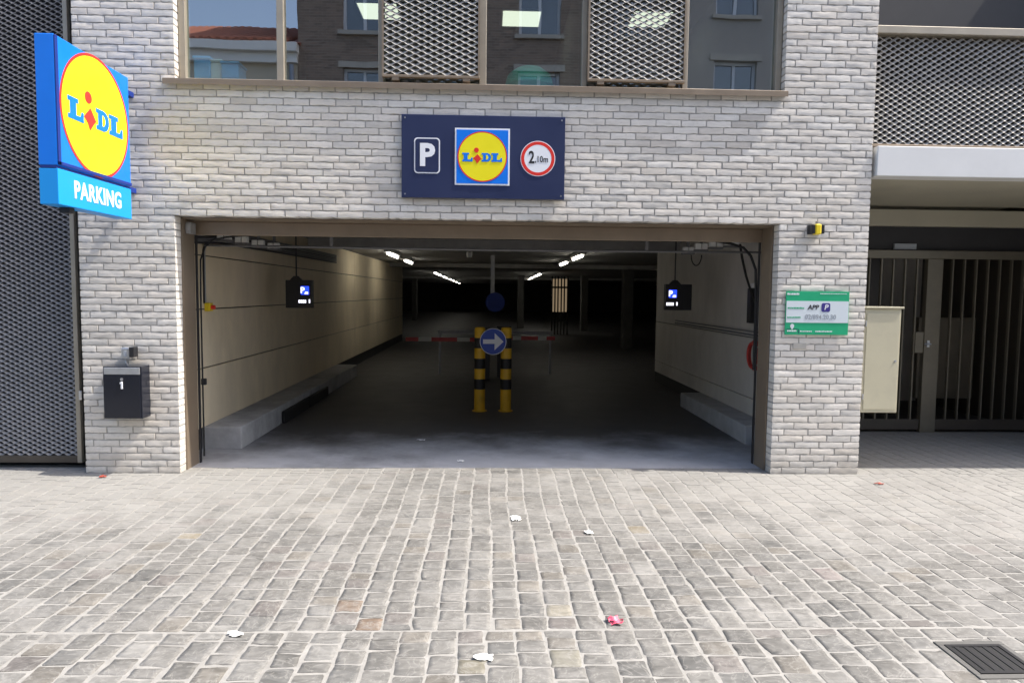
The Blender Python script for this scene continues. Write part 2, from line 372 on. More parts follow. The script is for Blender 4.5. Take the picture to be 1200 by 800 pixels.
SV = []                                                    # sett shapes, unit size, shared by all setts
rs = random.Random(11)
for k in range(24):
    n = 16; out = []
    cor = [(sx*(.5+rs.uniform(-.055, .025)), sy*(.5+rs.uniform(-.075, .03))) for sx, sy in ((1, -1), (1, 1), (-1, 1), (-1, -1))]
    for q in range(4):
        (ax, ay), (bx_, by_) = cor[q], cor[(q+1) % 4]
        cut = rs.uniform(.035, .075)
        for k2, u_ in enumerate((cut, .36, .66, 1-cut)):
            o_ = rs.uniform(-.022, .016) if k2 in (1, 2) else 0
            if rs.random() < .05: o_ -= .06
            nx_, ny_ = ((1, 0), (0, 1), (-1, 0), (0, -1))[q]
            out.append((ax+(bx_-ax)*u_+nx_*o_, ay+(by_-ay)*u_+ny_*o_))
    vs = []; fs = []
    for sc, z in ((1.0, -.05), (1.0, -.0010), (.985, .0002), (.62, .0006)):
        for x, y in out: vs.append((x*sc, y*sc, z+(rs.uniform(-.0007, .0007) if z > -.0005 else 0)))
    vs.append((0, 0, .0007))
    for L_ in range(3):
        for i in range(n): fs.append((L_*n+i, L_*n+(i+1) % n, (L_+1)*n+(i+1) % n, (L_+1)*n+i))
    for i in range(n): fs.append((3*n+i, 3*n+(i+1) % n, 4*n))
    me = bpy.data.meshes.new('sett'); me.from_pydata(vs, [], fs); me.materials.append(MATS['sett_stone'])
    me.polygons.foreach_set('use_smooth', [True]*len(me.polygons)); me.set_sharp_from_angle(angle=rad(22)); SV.append((me, vs, fs))
def sett_tint():
    u = rs.random(); v = rs.uniform(.82, 1.15)*.55
    if u < .60: c = (.250, .244, .228)
    elif u < .75: c = (.212, .210, .200)
    elif u < .88: c = (.30, .295, .278)
    elif u < .95: c = (.27, .252, .222)
    else: c = (.262, .243, .228)
    return tuple(x*v for x in c)
setts = []
DR = (2.11, 2.38, -3.26, -3.02)
def lay(xa, xb, ya, yb, w0=.136, front_cut=None):
    x = xa
    while x < xb-.03:
        w = min(w0*rs.uniform(.93, 1.07), xb-x); y = yb - rs.uniform(0, .05)*0; first = True
        drift = rs.uniform(-.004, .004)
        while y > ya+.02:
            ln = rs.choice((rs.uniform(.11, .145), rs.uniform(.12, .16), rs.uniform(.14, .185), rs.uniform(.09, .125)))
            if first: ln *= rs.uniform(.5, 1); first = False
            if y-ln < ya+.05: ln = y-ya
            cx, cy = x+w/2+.014*math.sin(1.3*y+.7*x)+.009*math.sin(3.1*y+2*x), y-ln/2
            jx, jy = rs.uniform(.008, .014), rs.uniform(.003, .009)
            if not (DR[0] < cx < DR[1] and DR[2] < cy < DR[3]):
                setts.append((cx, cy, rs.uniform(-.0008, .0014), (w-jx), (ln-jy), rs.uniform(-.035, .035), rs.uniform(-.006, .006), rs.uniform(-.006, .006), rs.randrange(24), rs.randrange(2), sett_tint()))
            y -= ln
        x += w
lay(-6.6, 6.6, -2.84, 0.0); lay(-6.63, 6.6, -4.7, -2.85, .139)
lay(OPX0, OPX1, .003, .20); lay(PRX, 6.5, .003, 1.93); lay(-6.0, PLX, .003, .20)
def forced(x, y, c):
    i = min(range(len(setts)), key=lambda k: (setts[k][0]-x)**2+(setts[k][1]-y)**2); setts[i] = setts[i][:10]+(tuple(q*.72 for q in c),)
forced(-.50, -2.76, (.20, .145, .105)); forced(-.63, -2.58, (.20, .155, .12)); forced(1.004, -1.42, (.235, .205, .15)); forced(-.05, -3.2, (.22, .205, .16))
forced(.42, -2.62, (.30, .28, .23)); forced(-1.9, -1.5, (.27, .23, .16)); forced(2.0, -2.2, (.24, .21, .20)); forced(.3, -3.1, (.21, .2, .16))
def proj(p):
    d = Vector(p)-CAMP; z = d.dot(_f)
    return (600+801*d.dot(_rv)/z, 400-801*d.dot(_uv)/z, z)
def in_view(p, m=0):
    a, b, z = proj(p); return z > .1 and 66+m < a < 1133-m and m < b < 800-m
vis = sorted((i for i, q in enumerate(setts) if in_view((q[0], q[1], 0), 6)), key=lambda i: (Vector((setts[i][0], setts[i][1], 0))-CAMP).length/math.sqrt(setts[i][3]*setts[i][4]))
single = set(vis[:300])
def joined(name, items, variants, m, parent, xf):
    V = []; F = []; T = []
    for it in items:
        me, vs, fs = variants[it[8]]; M = xf(it); o = len(V)
        V += [tuple(M @ Vector(v)) for v in vs]; F += [tuple(i+o for i in f) for f in fs]; T += [it[10]]*len(fs)
    me = bpy.data.meshes.new(name); me.from_pydata(V, [], F); me.materials.append(MATS[m])
    at = me.attributes.new('tint', 'FLOAT_COLOR', 'FACE')
    at.data.foreach_set('color', [c for t in T for c in (*t, 1)])
    me.polygons.foreach_set('use_smooth', [True]*len(me.polygons)); me.set_sharp_from_angle(angle=rad(26))
    o = link(name, me, parent); o.color = (0, 0, 0, 1); return stuff(o)
def sett_xf(q): return Matrix.Translation((q[0], q[1], q[2])) @ Matrix.Rotation(q[5]+math.pi*q[9], 4, 'Z') @ Matrix.Rotation(q[6], 4, 'X') @ Matrix.Rotation(q[7], 4, 'Y') @ Matrix.Diagonal((q[3], q[4], 1, 1))
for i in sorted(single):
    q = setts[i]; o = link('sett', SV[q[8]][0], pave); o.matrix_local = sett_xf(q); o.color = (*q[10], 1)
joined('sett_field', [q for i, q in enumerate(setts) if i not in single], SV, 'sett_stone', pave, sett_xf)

# garage floor and kerbs
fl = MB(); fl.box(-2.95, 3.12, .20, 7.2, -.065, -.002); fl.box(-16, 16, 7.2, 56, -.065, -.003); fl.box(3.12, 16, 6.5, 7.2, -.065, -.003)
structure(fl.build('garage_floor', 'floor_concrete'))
kl = MB().box(-2.90, -2.50, .96, 2.25, -.03, .22, .012).box(-2.90, -2.505, 2.256, 3.60, -.03, .218, .012).box(-2.90, -2.50, 3.606, 5.0, -.03, .22, .012).box(-2.90, -2.505, 5.006, 7.1, -.03, .219, .012).build('kerb', 'concrete'); structure(kl)
kr = MB().box(2.79, 3.14, 1.23, 2.5, -.03, .20, .012).box(2.795, 3.14, 2.506, 3.75, -.03, .198, .012).build('kerb', 'concrete'); structure(kr)

# ------------------------------------------------------------------ the building
bld = empty('parking_building', (0, 0, 0)); tag(bld, 'pale grey brick building with wide bronze-framed parking entrance', 'building')
core = MB()
WZ0, WZ1, WX0, WX1 = 3.375, 5.6, -2.66, 2.56
holes_wall(core, PLX+.006, PRX-.006, -.02, 7.2, [(OPX0-.006, OPX1+.006, -.02, OPZ+.006), (WX0-.006, WX1+.006, WZ0-.03, WZ1)]  , .0065, .34)
wall = core.build('brick_wall', 'mortar', bld)
PITCH, BL, BH = OPZ/38, .2215, .048
BV = []
rb = random.Random(5)
for k in range(18):
    nx, nz = 6, 3; vs = []; fs = []
    low = [rb.uniform(-.0045, .0025) for _ in range(nx+1)]; hi = [rb.uniform(-.003, .003) for _ in range(nx+1)]
    for j in range(nz+1):
        for i in range(nx+1):
            x = -.5+i/nx; zz = -.5+j/nz
            e = (i in (0, nx))+(j in (0, nz))
            y = rb.uniform(-.0014, .0010) + (.0016 if e else 0)
            if rb.random() < .06: y += .003
            if i in (0, nx): x += rb.uniform(-.008, .004)*(-1 if i else 1)*-1
            z = zz*BH*(1-.0)+(low[i] if j == 0 else hi[i] if j == nz else rb.uniform(-.004, .004))
            vs.append((x, y, z))
    G = lambda i, j: j*(nx+1)+i
    for j in range(nz):
        for i in range(nx): fs.append((G(i, j), G(i+1, j), G(i+1, j+1), G(i, j+1)))
    rim = [G(i, 0) for i in range(nx+1)]+[G(nx, j) for j in range(1, nz+1)]+[G(i, nz) for i in range(nx-1, -1, -1)]+[G(0, j) for j in range(nz-1, 0, -1)]
    b0 = len(vs); vs += [(vs[i][0], .115, vs[i][2]) for i in rim]
    for q in range(len(rim)): fs.append((rim[q], b0+q, b0+(q+1) % len(rim), rim[(q+1) % len(rim)]))
    me = bpy.data.meshes.new('brick'); me.from_pydata(vs, [], fs); me.materials.append(MATS['brick_clay'])
    me.polygons.foreach_set('use_smooth', [True]*len(me.polygons)); me.set_sharp_from_angle(angle=rad(38)); BV.append((me, vs, fs))
bricks = []
def brick_tint():
    v = rb.gauss(1, .06); w = rb.uniform(-.012, .012); u = rb.random()
    if u < .06: v *= .86
    return (.68*v+w, .643*v, .588*v-w)
def course(c, x0, x1):
    z = (c+.5)*PITCH; off = [0, .37, .72, .2, .55, .88, .1, .46][c % 8]+rb.uniform(-.08, .08)
    x = x0; x_next = math.floor(x0/BL)*BL + off*BL
    while x_next < x0+.045: x_next += BL
    while x < x1-.01:
        e = min(x_next, x1)
        if x1-e < .045: e = x1
        j0 = 0 if x == x0 else .005; j1 = 0 if e == x1 else .005
        bricks.append(((x+j0+e-j1)/2, rb.uniform(-.0015, .0015), z+rb.uniform(-.001, .001), e-j1-x-j0, 1, rb.uniform(-.006, .006), 0, 0, rb.randrange(18), rb.randrange(2), brick_tint()))
        x = e; x_next += BL
NC = int(5.0/PITCH)
for c in range(NC):
    zt = (c+1)*PITCH; zb = c*PITCH
    gaps = []
    if zb < OPZ-.001: gaps = [(PLX, OPX0), (OPX1, PRX)]
    elif zt > WZ0-.03+.01: gaps = [(PLX, WX0), (WX1, PRX)]
    else: gaps = [(PLX, PRX)]
    for a, b in gaps: course(c, a, b)
def brick_xf(q): return Matrix.Translation((q[0], q[1], q[2])) @ Matrix.Rotation(q[5], 4, 'Y') @ Matrix.Diagonal((q[3]*(-1 if q[9] else 1), 1, 1, 1))
COVER = [(-.78, .67, 2.39, 3.14), (2.62, 3.22, 1.27, 1.66), (-3.35, -2.93, .45, .95), (-3.6, -3.02, 2.2, 3.45)]
def covered(q): return any(a < q[0] < b and c < q[2] < d for a, b, c, d in COVER)
bv = sorted((i for i, q in enumerate(bricks) if in_view((q[0], 0, q[2]), 4) and not covered(q)), key=lambda i: (Vector((bricks[i][0], 0, bricks[i][2]))-CAMP).length/math.sqrt(bricks[i][3]))
bsingle = set(bv[:300])
for i in sorted(bsingle):
    q = bricks[i]; o = link('brick', BV[q[8]][0], wall); o.matrix_local = brick_xf(q); o.color = (*q[10], 1)
joined('brick_field', [q for i, q in enumerate(bricks) if i not in bsingle], BV, 'brick_clay', wall, brick_xf)

# bronze lining of the vehicle opening, fascia and shutter guides
ln = MB()
ln.box(OPX0, OPX0+.012, .118, .36, 0, OPZ-.013); ln.box(OPX1-.012, OPX1, .125, .36, 0, OPZ-.013); ln.box(OPX0, OPX1, .125, .36, OPZ-.012, OPZ)
ln.build('opening_lining', 'bronze', bld)
MB().box(OPX0+.012, OPX1-.012, .345, .372, 2.10, OPZ-.014, .004).build('fascia', 'bronze', bld)
MB().box(OPX0+.02, OPX1-.02, .374, .80, 2.155, 2.42).build('shutter_box', 'bronze_dark', bld)
for xa in (OPX0+.0135, OPX1-.0255): MB().box(xa, xa+.012, .362, .40, 0, 2.15, .004).build('shutter_guide', 'black_plastic', bld)
MB().box(OPX0+.013, OPX0+.055, .18, .30, 2.1, 2.2, .006).box(OPX0+.02, OPX0+.05, .165, .178, 2.12, 2.18).build('photocell', 'galvanised', bld)

# window: sill, frames, panes, expanded-metal screens
MB().box(-2.745, 2.575, -.040, .20, 3.338, 3.372, .003).box(-2.745, 2.575, -.043, -.0405, 3.322, 3.368).build('sill', 'bronze', bld)
fr = MB()
XM = [(-2.655, -2.60), (-1.83, -1.77), (-.965, -.92), (-.095, -.035), (.795, .84), (1.68, 1.726), (2.505, 2.555)]
for a, b in XM: fr.box(a, b, .075, .17, 3.374, 5.59, .004)
fr.box(-2.60, 2.505, .08, .165, 3.3745, 3.41, .004); fr.box(-2.60, 2.505, .08, .165, 5.52, 5.59)
wf = fr.build('window_frame', 'bronze_light', bld)
BAY = [(-2.60, -1.83), (-1.77, -.965), (-.92, -.095), (-.035, .795), (.84, 1.68), (1.726, 2.505)]
for k, (a, b) in enumerate(BAY): MB().box(a-.005, b+.005, .118, .126, 3.40, 5.53).build('window_pane', 'glass_window', bld)
for a, b in (BAY[2], BAY[4]):
    mfr = MB().box(a-.004, b+.004, -.002, .036, 3.430, 3.452, .003).box(a-.004, a+.012, .0, .034, 3.4525, 5.5).box(b-.012, b+.004, .0, .034, 3.4525, 5.5)
    mfr.box(a+.08, a+.14, .0, .07, 3.405, 3.429).box(b-.14, b-.08, .0, .07, 3.405, 3.429)
    ms = mfr.build('screen_frame', 'bronze', bld)
    stuff(expanded(MB(), a+.012, b-.012, 3.462, 5.48, .012, .105, .0495, w=.031).build('expanded_metal_screen', 'mesh_metal', ms))

# room behind the window
rm = MB(); rm.box(-3.4, 3.3, 7.0, 7.15, 3.35, 6.0); rm.box(-3.5, -3.4, .35, 7.15, 3.35, 6.0); rm.box(3.3, 3.34, .35, 7.15, 3.35, 6.0); rm.box(-3.5, 3.34, .35, 7.15, 5.95, 6.05)
rm.box(1.2, 1.3, 3.0, 7.0, 3.35, 5.94); rm.box(-1.3, -1.1, 4.2, 4.4, 3.35, 5.94)
rm.build('room_wall', 'room_wall', bld); MB().box(-3.39, 3.29, .36, 7.0, 3.30, 3.349).build('room_floor', 'room_floor', bld)
for k, (x, y, lab) in enumerate(((-1.72, 4.95, 'lit ceiling panel seen through window left of first mesh screen'), (.48, 5.1, 'lit ceiling panel seen through window between two mesh screens'), (2.5, 5.0, 'lit ceiling panel seen behind right-hand mesh screen'))):
    p = empty('ceiling_panel_light', (x, y, 5.93)); tag(p, lab, 'ceiling light', 'office ceiling panels')
    MB().box(-.31, .31, -.31, .31, -.012, .018).build('light_frame', 'white_plastic', p); MB().box(-.29, .29, -.29, .29, -.02, -.0125).build('diffuser', 'office_panel', p)
def crate(name, x, y, z, w, d, h, m, label, cat):
    o = MB(); o.box(x-w/2, x+w/2, y-d/2, y+d/2, z, z+h*.86, .012); o.box(x-w/2-.008, x+w/2+.008, y-d/2-.008, y+d/2+.008, z+h*.862, z+h, .008)
    return tag(o.build(name, m), label, cat)
MB_sh = MB().box(-2.6, 2.5, .22, .52, 3.40, 3.43); tag(MB_sh.build('window_shelf', 'room_pale'), 'pale shelf running along inside of upstairs window', 'shelf')
crate('storage_box', -2.50, .26, 3.432, .14, .2, .19, 'room_blue', 'blue box inside window at far left corner of the glass', 'box')
crate('storage_box', -2.26, .26, 3.432, .15, .2, .15, 'room_blue', 'smaller blue box inside window, beside white bag', 'box')
crate('paper_bag', -2.385, .25, 3.432, .10, .14, .17, 'room_pale', 'whitish bag between two blue boxes inside upstairs window', 'bag')
gc = MB(); prof = [(.0, 3.432), (.19, 3.434), (.23, 3.50), (.20, 3.60), (.12, 3.66), (.0, 3.67)]
gc.lathe([(max(r, .01), z) for r, z in prof], .36, .45, 18); tag(gc.build('cushion', 'room_green', smooth=True), 'rounded green cushion inside window between the two mesh screens', 'cushion')

# garage interior shell
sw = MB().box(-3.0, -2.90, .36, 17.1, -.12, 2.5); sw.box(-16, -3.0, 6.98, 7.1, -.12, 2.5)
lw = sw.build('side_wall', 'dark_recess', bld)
for a, b in ((.22, .81), (.822, 1.405), (1.417, 1.945), (1.957, 2.44)): MB().box(-2.899, -2.872, .37, 8.8, a, b, .004).build('wall_panel', 'panel_beige', lw); MB().box(-2.899, -2.873, 8.81, 17.0, a, b, .004).build('wall_panel', 'panel_beige', lw)
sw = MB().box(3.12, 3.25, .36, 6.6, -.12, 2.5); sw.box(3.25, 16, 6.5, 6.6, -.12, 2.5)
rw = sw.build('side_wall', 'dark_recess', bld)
for a, b in ((.2, .40), (.408, 1.11), (1.122, 2.44)): MB().box(3.085, 3.119, .37, 6.49, a, b, .004).build('wall_panel', 'panel_grey', rw)
MB().box(-2.95, 3.2, .82, 7.1, 2.45, 2.6).box(-16, 16, 7.1, 56, 2.46, 2.6).box(3.2, 16, 6.4, 7.1, 2.46, 2.6).box(-16, -2.95, 6.9, 7.1, 2.461, 2.6).box(-2.95, 3.2, .33, .81, 2.44, 2.6).build('garage_ceiling', 'ceiling_dark', bld)
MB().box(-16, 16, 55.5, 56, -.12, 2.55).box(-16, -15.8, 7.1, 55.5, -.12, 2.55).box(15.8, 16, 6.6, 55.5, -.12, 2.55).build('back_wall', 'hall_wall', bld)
MB().box(-2.86, 3.08, 5.0, 5.3, 2.30, 2.449).build('ceiling_beam', 'ceiling_dark', bld)
for yb_ in (14, 30): MB().box(-15, 15, yb_, yb_+.3, 2.34, 2.459).build('ceiling_beam', 'ceiling_dark', bld)
k = 0
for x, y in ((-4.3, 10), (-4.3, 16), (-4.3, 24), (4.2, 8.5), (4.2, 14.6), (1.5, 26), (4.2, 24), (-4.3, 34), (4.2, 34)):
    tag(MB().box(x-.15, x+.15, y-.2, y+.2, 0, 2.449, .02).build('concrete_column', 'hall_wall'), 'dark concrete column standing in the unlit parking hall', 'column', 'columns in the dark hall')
# service pipe across the head of the entrance
tag(MB().tube([(-2.85, 1.0, 2.05), (0, 1.0, 2.04), (3.05, 1.0, 2.05)], .012, 8).box(-1.6, -1.57, .99, 1.01, 2.055, 2.449).box(1.6, 1.63, .99, 1.01, 2.055, 2.449).build('service_pipe', 'cable_grey'), 'thin grey pipe running across the garage just inside its entrance', 'pipe')

# ------------------------------------------------------------------ left gate and right entrance
lg = empty('mesh_gate', (-3.6, .17, 0)); tag(lg, 'tall dark expanded-metal gate at left edge, beside mailbox pillar', 'gate')
lg.location = (0, 0, 0)
MB().box(-3.615, -3.505, .19, .30, 0, 7.0, .004).build('gate_post', 'bronze_dark', lg); MB().box(-3.665, -3.625, .155, .20, .05, 7.0, .004).build('gate_frame', 'bronze_light', lg)
MB().box(-6.0, -3.67, .16, .20, .05, .115, .004).build('bottom_rail', 'bronze_dark', lg)
stuff(expanded(MB(), -6.0, -3.668, .12, 6.0, .175, .083, .043, w=.024).build('expanded_metal', 'mesh_metal_dark', lg))
MB().box(-6.2, -3.5, .40, .46, -.12, 7.0).build('backing_panel', 'dark_recess', lg)
MB().box(-3.625, -3.600, .140, .154, .62, .70, .003).build('hinge', 'steel', lg)

er = empty('entrance_portal', (0, 0, 0)); tag(er, 'recessed building entrance at right with white canopy and beige soffit', 'entrance')
MB().box(3.40, 6.7, -.02, .16, 2.665, 2.925, .006).build('canopy', 'white_paint', er)
MB().box(3.371, 6.7, .165, 1.95, 2.668, 2.76).build('soffit', 'beige_paint', er)
MB().box(3.371, 6.7, 1.90, 2.05, 2.435, 2.625, .004).build('beam', 'beige_paint', er)
MB().box(3.371, 6.7, 1.97, 2.05, 2.163, 2.433).build('transom', 'dark_recess', er)
MB().box(4.765, 5.03, 1.935, 1.966, 2.165, 2.235, .004).build('name_plate', 'sign_grey', er)
MB().box(3.371, 6.7, .02, .12, 3.90, 3.965, .004).build('ledge', 'bronze_light', er)
MB().box(3.371, 6.7, .04, .10, 2.93, 2.955, .004).build('screen_rail', 'bronze', er)
stuff(expanded(MB(), 3.375, 6.7, 2.965, 3.89, .065, .083, .0495, w=.030).build('expanded_metal_screen', 'mesh_metal', er))
MB().box(3.38, 6.9, .9, .98, 2.78, 7.1).build('recess_back', 'dark_recess', er)
MB().box(3.371, 6.7, .2, .9, 3.965, 4.0).box(6.7, 6.9, .0, 4.6, -.12, 7.2).build('side_panel', 'bronze_dark', er)
MB().box(3.37, 6.7, 4.4, 4.5, -.12, 2.764).box(3.26, 3.36, .36, 4.5, -.12, 2.764).build('lobby_wall', 'panel_grey', er)
MB().box(3.372, 6.7, 1.0, 4.5, 2.765, 2.85).build('lobby_ceiling', 'beige_paint', er)
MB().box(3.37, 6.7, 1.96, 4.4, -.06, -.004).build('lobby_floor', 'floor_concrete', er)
MB().box(4.5, 5.05, 2.7, 2.76, .22, 2.2, .01).build('inner_door', 'dark_door', er)
MB().box(5.55, 6.3, 2.62, 2.70, .3, 1.35, .01).build('inner_cabinet', 'gate_bronze', er)
eg = empty('barred_gate', (0, 0, 0)); tag(eg, 'dark metal gate of upright bars closing the recessed right entrance', 'gate')
MB().box(3.38, 6.69, 1.90, 1.96, 2.06, 2.155, .004).build('top_rail', 'gate_bronze', eg)
MB().box(3.38, 5.15, 1.91, 1.95, .03, .155, .004).box(5.345, 6.69, 1.91, 1.95, .03, .155, .004).build('kick_plate', 'bronze_dark', eg)
MB().box(5.155, 5.34, 1.895, 1.965, .0, 2.058, .005).build('gate_post', 'gate_bronze', eg)
barme = MB().box(-.007, .007, -.018, .018, .157, 2.058).mesh('bar'); barme.materials.append(MATS['gate_bronze'])
x = 3.47
while x < 6.65:
    if not 5.12 < x < 5.38: o = link('bar', barme, eg); o.location = (x, 1.93, 0)
    x += .143
lk = MB().box(5.05, 5.15, 1.90, 1.945, .95, 1.20, .004).build('lock_plate', 'gate_bronze', eg); MB().tube([(5.2, 1.885, 1.06), (5.2, 1.84, 1.06), (5.12, 1.835, 1.06)], .009, 8).box(5.185, 5.215, 1.885, 1.8945, 1.02, 1.10).build('handle', 'steel', lk)
cb = empty('letterbox_cabinet', (3.54, .12, .56)); tag(cb, 'beige metal cabinet fixed to brick pillar beside barred gate', 'cabinet')
MB().box(-.169, .165, -.105, .20, 0, .94, .006).build('cabinet_body', 'beige_cabinet', cb); MB().box(-.169, .182, -.122, .205, .9405, .958, .004).build('cabinet_lid', 'beige_cabinet', cb)
MB().box(-.150, .150, -.111, -.1055, .03, .90, .002).build('cabinet_door', 'beige_cabinet', cb)
MB().plate(circle(.125, .47, .011, 16), -.116, -.1112).build('cabinet_lock', 'steel', cb)
for z in (.12, .78): MB().box(-.165, -.152, -.117, -.1055, z, z+.05, .002).build('hinge', 'steel', cb)

# ------------------------------------------------------------------ signs
def logo(root, cx, cz, s, y, disc_only=False):
    """yellow disc, red rim, blue slab letters L D L and a tilted red i; local x,z, facing -y"""
    MB().ring(cx, cz, .432*s, .452*s, y-.0022, y, 64).build('disc_rim', 'sign_red', root)
    MB().plate(circle(cx, cz, .4318*s, 64), y-.002, y).build('yellow_disc', 'sign_yellow', root)
    T = lambda pts: [(cx+a*s, cz+b*s) for a, b in pts]
    def put(pts, m, name): MB().plate(T(pts), y-.0045, y-.0022).build(name, m, root)
    def L_(x0, x1, z0, z1):
        w = x1-x0; h = z1-z0; f = h*.2
        return [(x0, z0), (x1, z0), (x1, z0+h*.46), (x1-w*.13, z0+h*.46), (x1-w*.20, z0+f*1.2), (x0+w*.52, z0+f*1.1), (x0+w*.52, z1-f), (x0+w*.66, z1-f), (x0+w*.66, z1), (x0, z1), (x0, z1-f), (x0+w*.14, z1-f), (x0+w*.14, z0+f), (x0, z0+f)]
    put(L_(-.365, -.175, -.088, .066), 'sign_blue', 'letter')
    put(L_(.165, .36, -.088, .066), 'sign_blue', 'letter')
    D = [(-.012, -.088), (.08, -.088)]+[(.08+.082*math.cos(a), -.011+.077*math.sin(a)) for a in [rad(-80+20*k) for k in range(9)]]+[(.08, .066), (-.012, .066), (-.012, .036), (.014, .036), (.014, -.058), (-.012, -.058)]
    Dh = [(.068, -.052)]+[(.072+.036*math.cos(a), -.011+.043*math.sin(a)) for a in [rad(-75+30*k) for k in range(6)]]+[(.068, .03)]
    n = len(D); put(D, 'sign_blue', 'letter')
    MB().plate(T(Dh), y-.006, y-.0046).build('letter_counter', 'sign_yellow', root)
    put(circle(-.108, .116, .044, 24), 'sign_red', 'letter_dot')
    put([(-.098, -.125), (-.035, -.055), (-.015, -.04), (-.085, .045), (-.155, -.02), (-.17, -.035), (-.125, -.07)], 'sign_red', 'letter')

ps = empty('projecting_sign', (-2.96, -.17, 2.18), rad(90)); tag(ps, 'blue projecting box sign with yellow disc and PARKING strip on left pillar', 'sign')
# local x runs along world +y; wall is at local x=.17; sign spans local x -.97 .. 0
MB().box(-.965, -.0, .0, .13, .265, 1.145, .006).build('sign_box', 'sign_blue', ps)
MB().box(-.965, -.935, -.010, -.0005, .27, 1.14, .003).box(-.965, -.003, -.010, -.0005, .27, .295, .003).build('sign_edge', 'sign_blue_dark', ps)
logo(ps, -.475, .71, .99, -.001)
MB().box(-.965, 0, .01, .12, .248, .263).build('sign_gap', 'sign_blue_dark', ps)
MB().box(-.965, 0, .0, .13, .0, .246, .005).build('strip_panel', 'sign_blue_light', ps)
text('PARKING', 'sign_white', ps, -.475, -.002, .122, .172, bold=.0048, sx=.84, align='CENTER')
for z in (.255, 1.05): MB().box(.0, .168, .04, .09, z-.022, z+.022, .004).build('bracket', 'sign_blue_dark', ps)
MB().box(-.8, -.74, .03, .1, -.04, -.001).build('cable_gland', 'black_plastic', ps)

ws = empty('wall_sign', (-.053, -.004, 2.413)); tag(ws, 'navy rectangular parking sign with logo on brickwork above entrance', 'sign')
MB().box(-.70, .70, -.034, -.004, 0, .70, .003).build('sign_board', 'sign_navy', ws)
MB().box(-.245, .225, -.0375, -.0345, .112, .592).build('logo_border', 'sign_white', ws)
MB().box(-.231, .211, -.0395, -.0378, .126, .578).build('logo_field', 'sign_blue', ws)
logo(ws, -.010, .352, .47, -.0397)
pr = rrect(-.592, -.372, .205, .505, .03); pin = rrect(-.582, -.382, .215, .495, .024)
MB().plate(pr, -.0365, -.0345).build('outline_frame', 'sign_white', ws); MB().plate(pin, -.0385, -.0366).build('outline_field', 'sign_navy', ws)
text('P', 'sign_white', ws, -.485, -.0395, .352, .255, bold=.010, align='CENTER', name='letter')
MB().ring(.467, .345, .117, .144, -.0375, -.0345).build('limit_ring', 'sign_red', ws); MB().ring(.467, .345, .1441, .150, -.0365, -.0345).build('limit_rim', 'sign_white', ws)
MB().plate(circle(.467, .345, .1169), -.037, -.0345).build('limit_disc', 'sign_white', ws)
text('2', 'sign_black', ws, .413, -.0382, .350, .145, bold=.003, sx=.72, align='CENTER'); text(',10m', 'sign_black', ws, .441, -.0382, .338, .075, bold=.0006, sx=.78)
for x, z in ((-.67, .03), (.67, .03), (-.67, .67), (.67, .67)): MB().plate(circle(x, z, .007, 12), -.0375, -.0345).build('bolt', 'steel', ws)

gs = empty('green_sign', (2.92, -.004, 1.262)); tag(gs, 'small green and white parking notice on right brick pillar', 'sign')
MB().box(-.285, .285, -.016, -.004, 0, .385, .002).build('sign_board', 'sign_green', gs)
MB().box(-.280, .280, -.0185, -.0163, .108, .300).build('white_field', 'sign_pale', gs)
text('APP', 'sign_black', gs, -.09, -.0197, .243, .058, bold=.0012, shear=.15)
MB().plate(rrect(.035, .113, .205, .283, .016), -.0205, -.0187).build('app_icon', 'sign_violet', gs); text('P', 'sign_white', gs, .074, -.0215, .244, .066, bold=.001, align='CENTER', name='letter', shear=.2)
text('02/894.20.30', 'sign_grey', gs, -.110, -.0197, .158, .062, bold=.0006, sx=.86)
for x0, x1, z, h, m in ((-.27, -.12, .238, .016, 'sign_green'), (-.27, -.15, .155, .014, 'sign_green'), (-.275, -.17, .362, .018, 'sign_white'), (.02, .26, .366, .007, 'sign_white'), (-.265, -.18, .035, .014, 'sign_white'), (-.15, -.04, .032, .010, 'sign_white'), (-.01, .14, .032, .012, 'sign_white')):
    y = -.0200 if m == 'sign_green' else -.0175
    q = MB(); xx = x0; rr_ = random.Random(int(x0*1000))
    while xx < x1:
        w = rr_.uniform(.006, .013); q.box(xx, min(xx+w, x1), y, y+.0012, z-h/2, z+h/2*rr_.uniform(.4, 1)); xx += w+.004
    q.build('small_print', m, gs)
pinp = [(-.222+.018*math.cos(a), .078+.018*math.sin(a)) for a in [rad(-30+20*k) for k in range(13)]]+[(-.222, .043)]
MB().plate(pinp, -.0175, -.0163).build('location_mark', 'sign_pale', gs); MB().box(-.275, -.17, -.0172, -.0163, .05, .054).box(-.166, -.160, -.0172, -.0163, .012, .05).build('rule_line', 'sign_navy', gs)

# ------------------------------------------------------------------ things on the facade
mb = empty('mailbox', (-3.09, -.15, .507)); tag(mb, 'black wall mailbox with grey slot strip on left brick pillar', 'mailbox')
MB().box(-.160, .160, .004, .146, 0, .445, .004).build('mailbox_body', 'mailbox_black', mb)
MB().box(-.156, .150, -.004, .0035, .004, .370, .003).build('mailbox_door', 'mailbox_black', mb)
MB().box(-.149, .149, -.006, .0035, .378, .436, .003).build('slot_flap', 'galvanised', mb)
MB().plate(circle(.0, .338, .012, 20), -.010, -.0045).build('lock', 'steel', mb); MB().box(-.008, .008, -.012, -.0045, .255, .318, .003).box(-.016, -.008, -.011, -.0045, .298, .312, .002).build('lock_tab', 'sign_white', mb)
wc = empty('wall_camera', (-3.10, -.02, 1.0)); tag(wc, 'small silver and black device on brickwork just above black mailbox', 'camera')
MB().box(-.03, .04, -.06, .016, .005, .105, .008).build('bracket', 'steel', wc); MB().box(.043, .085, -.075, .0, .025, .112, .006).build('camera_body', 'black_plastic', wc)
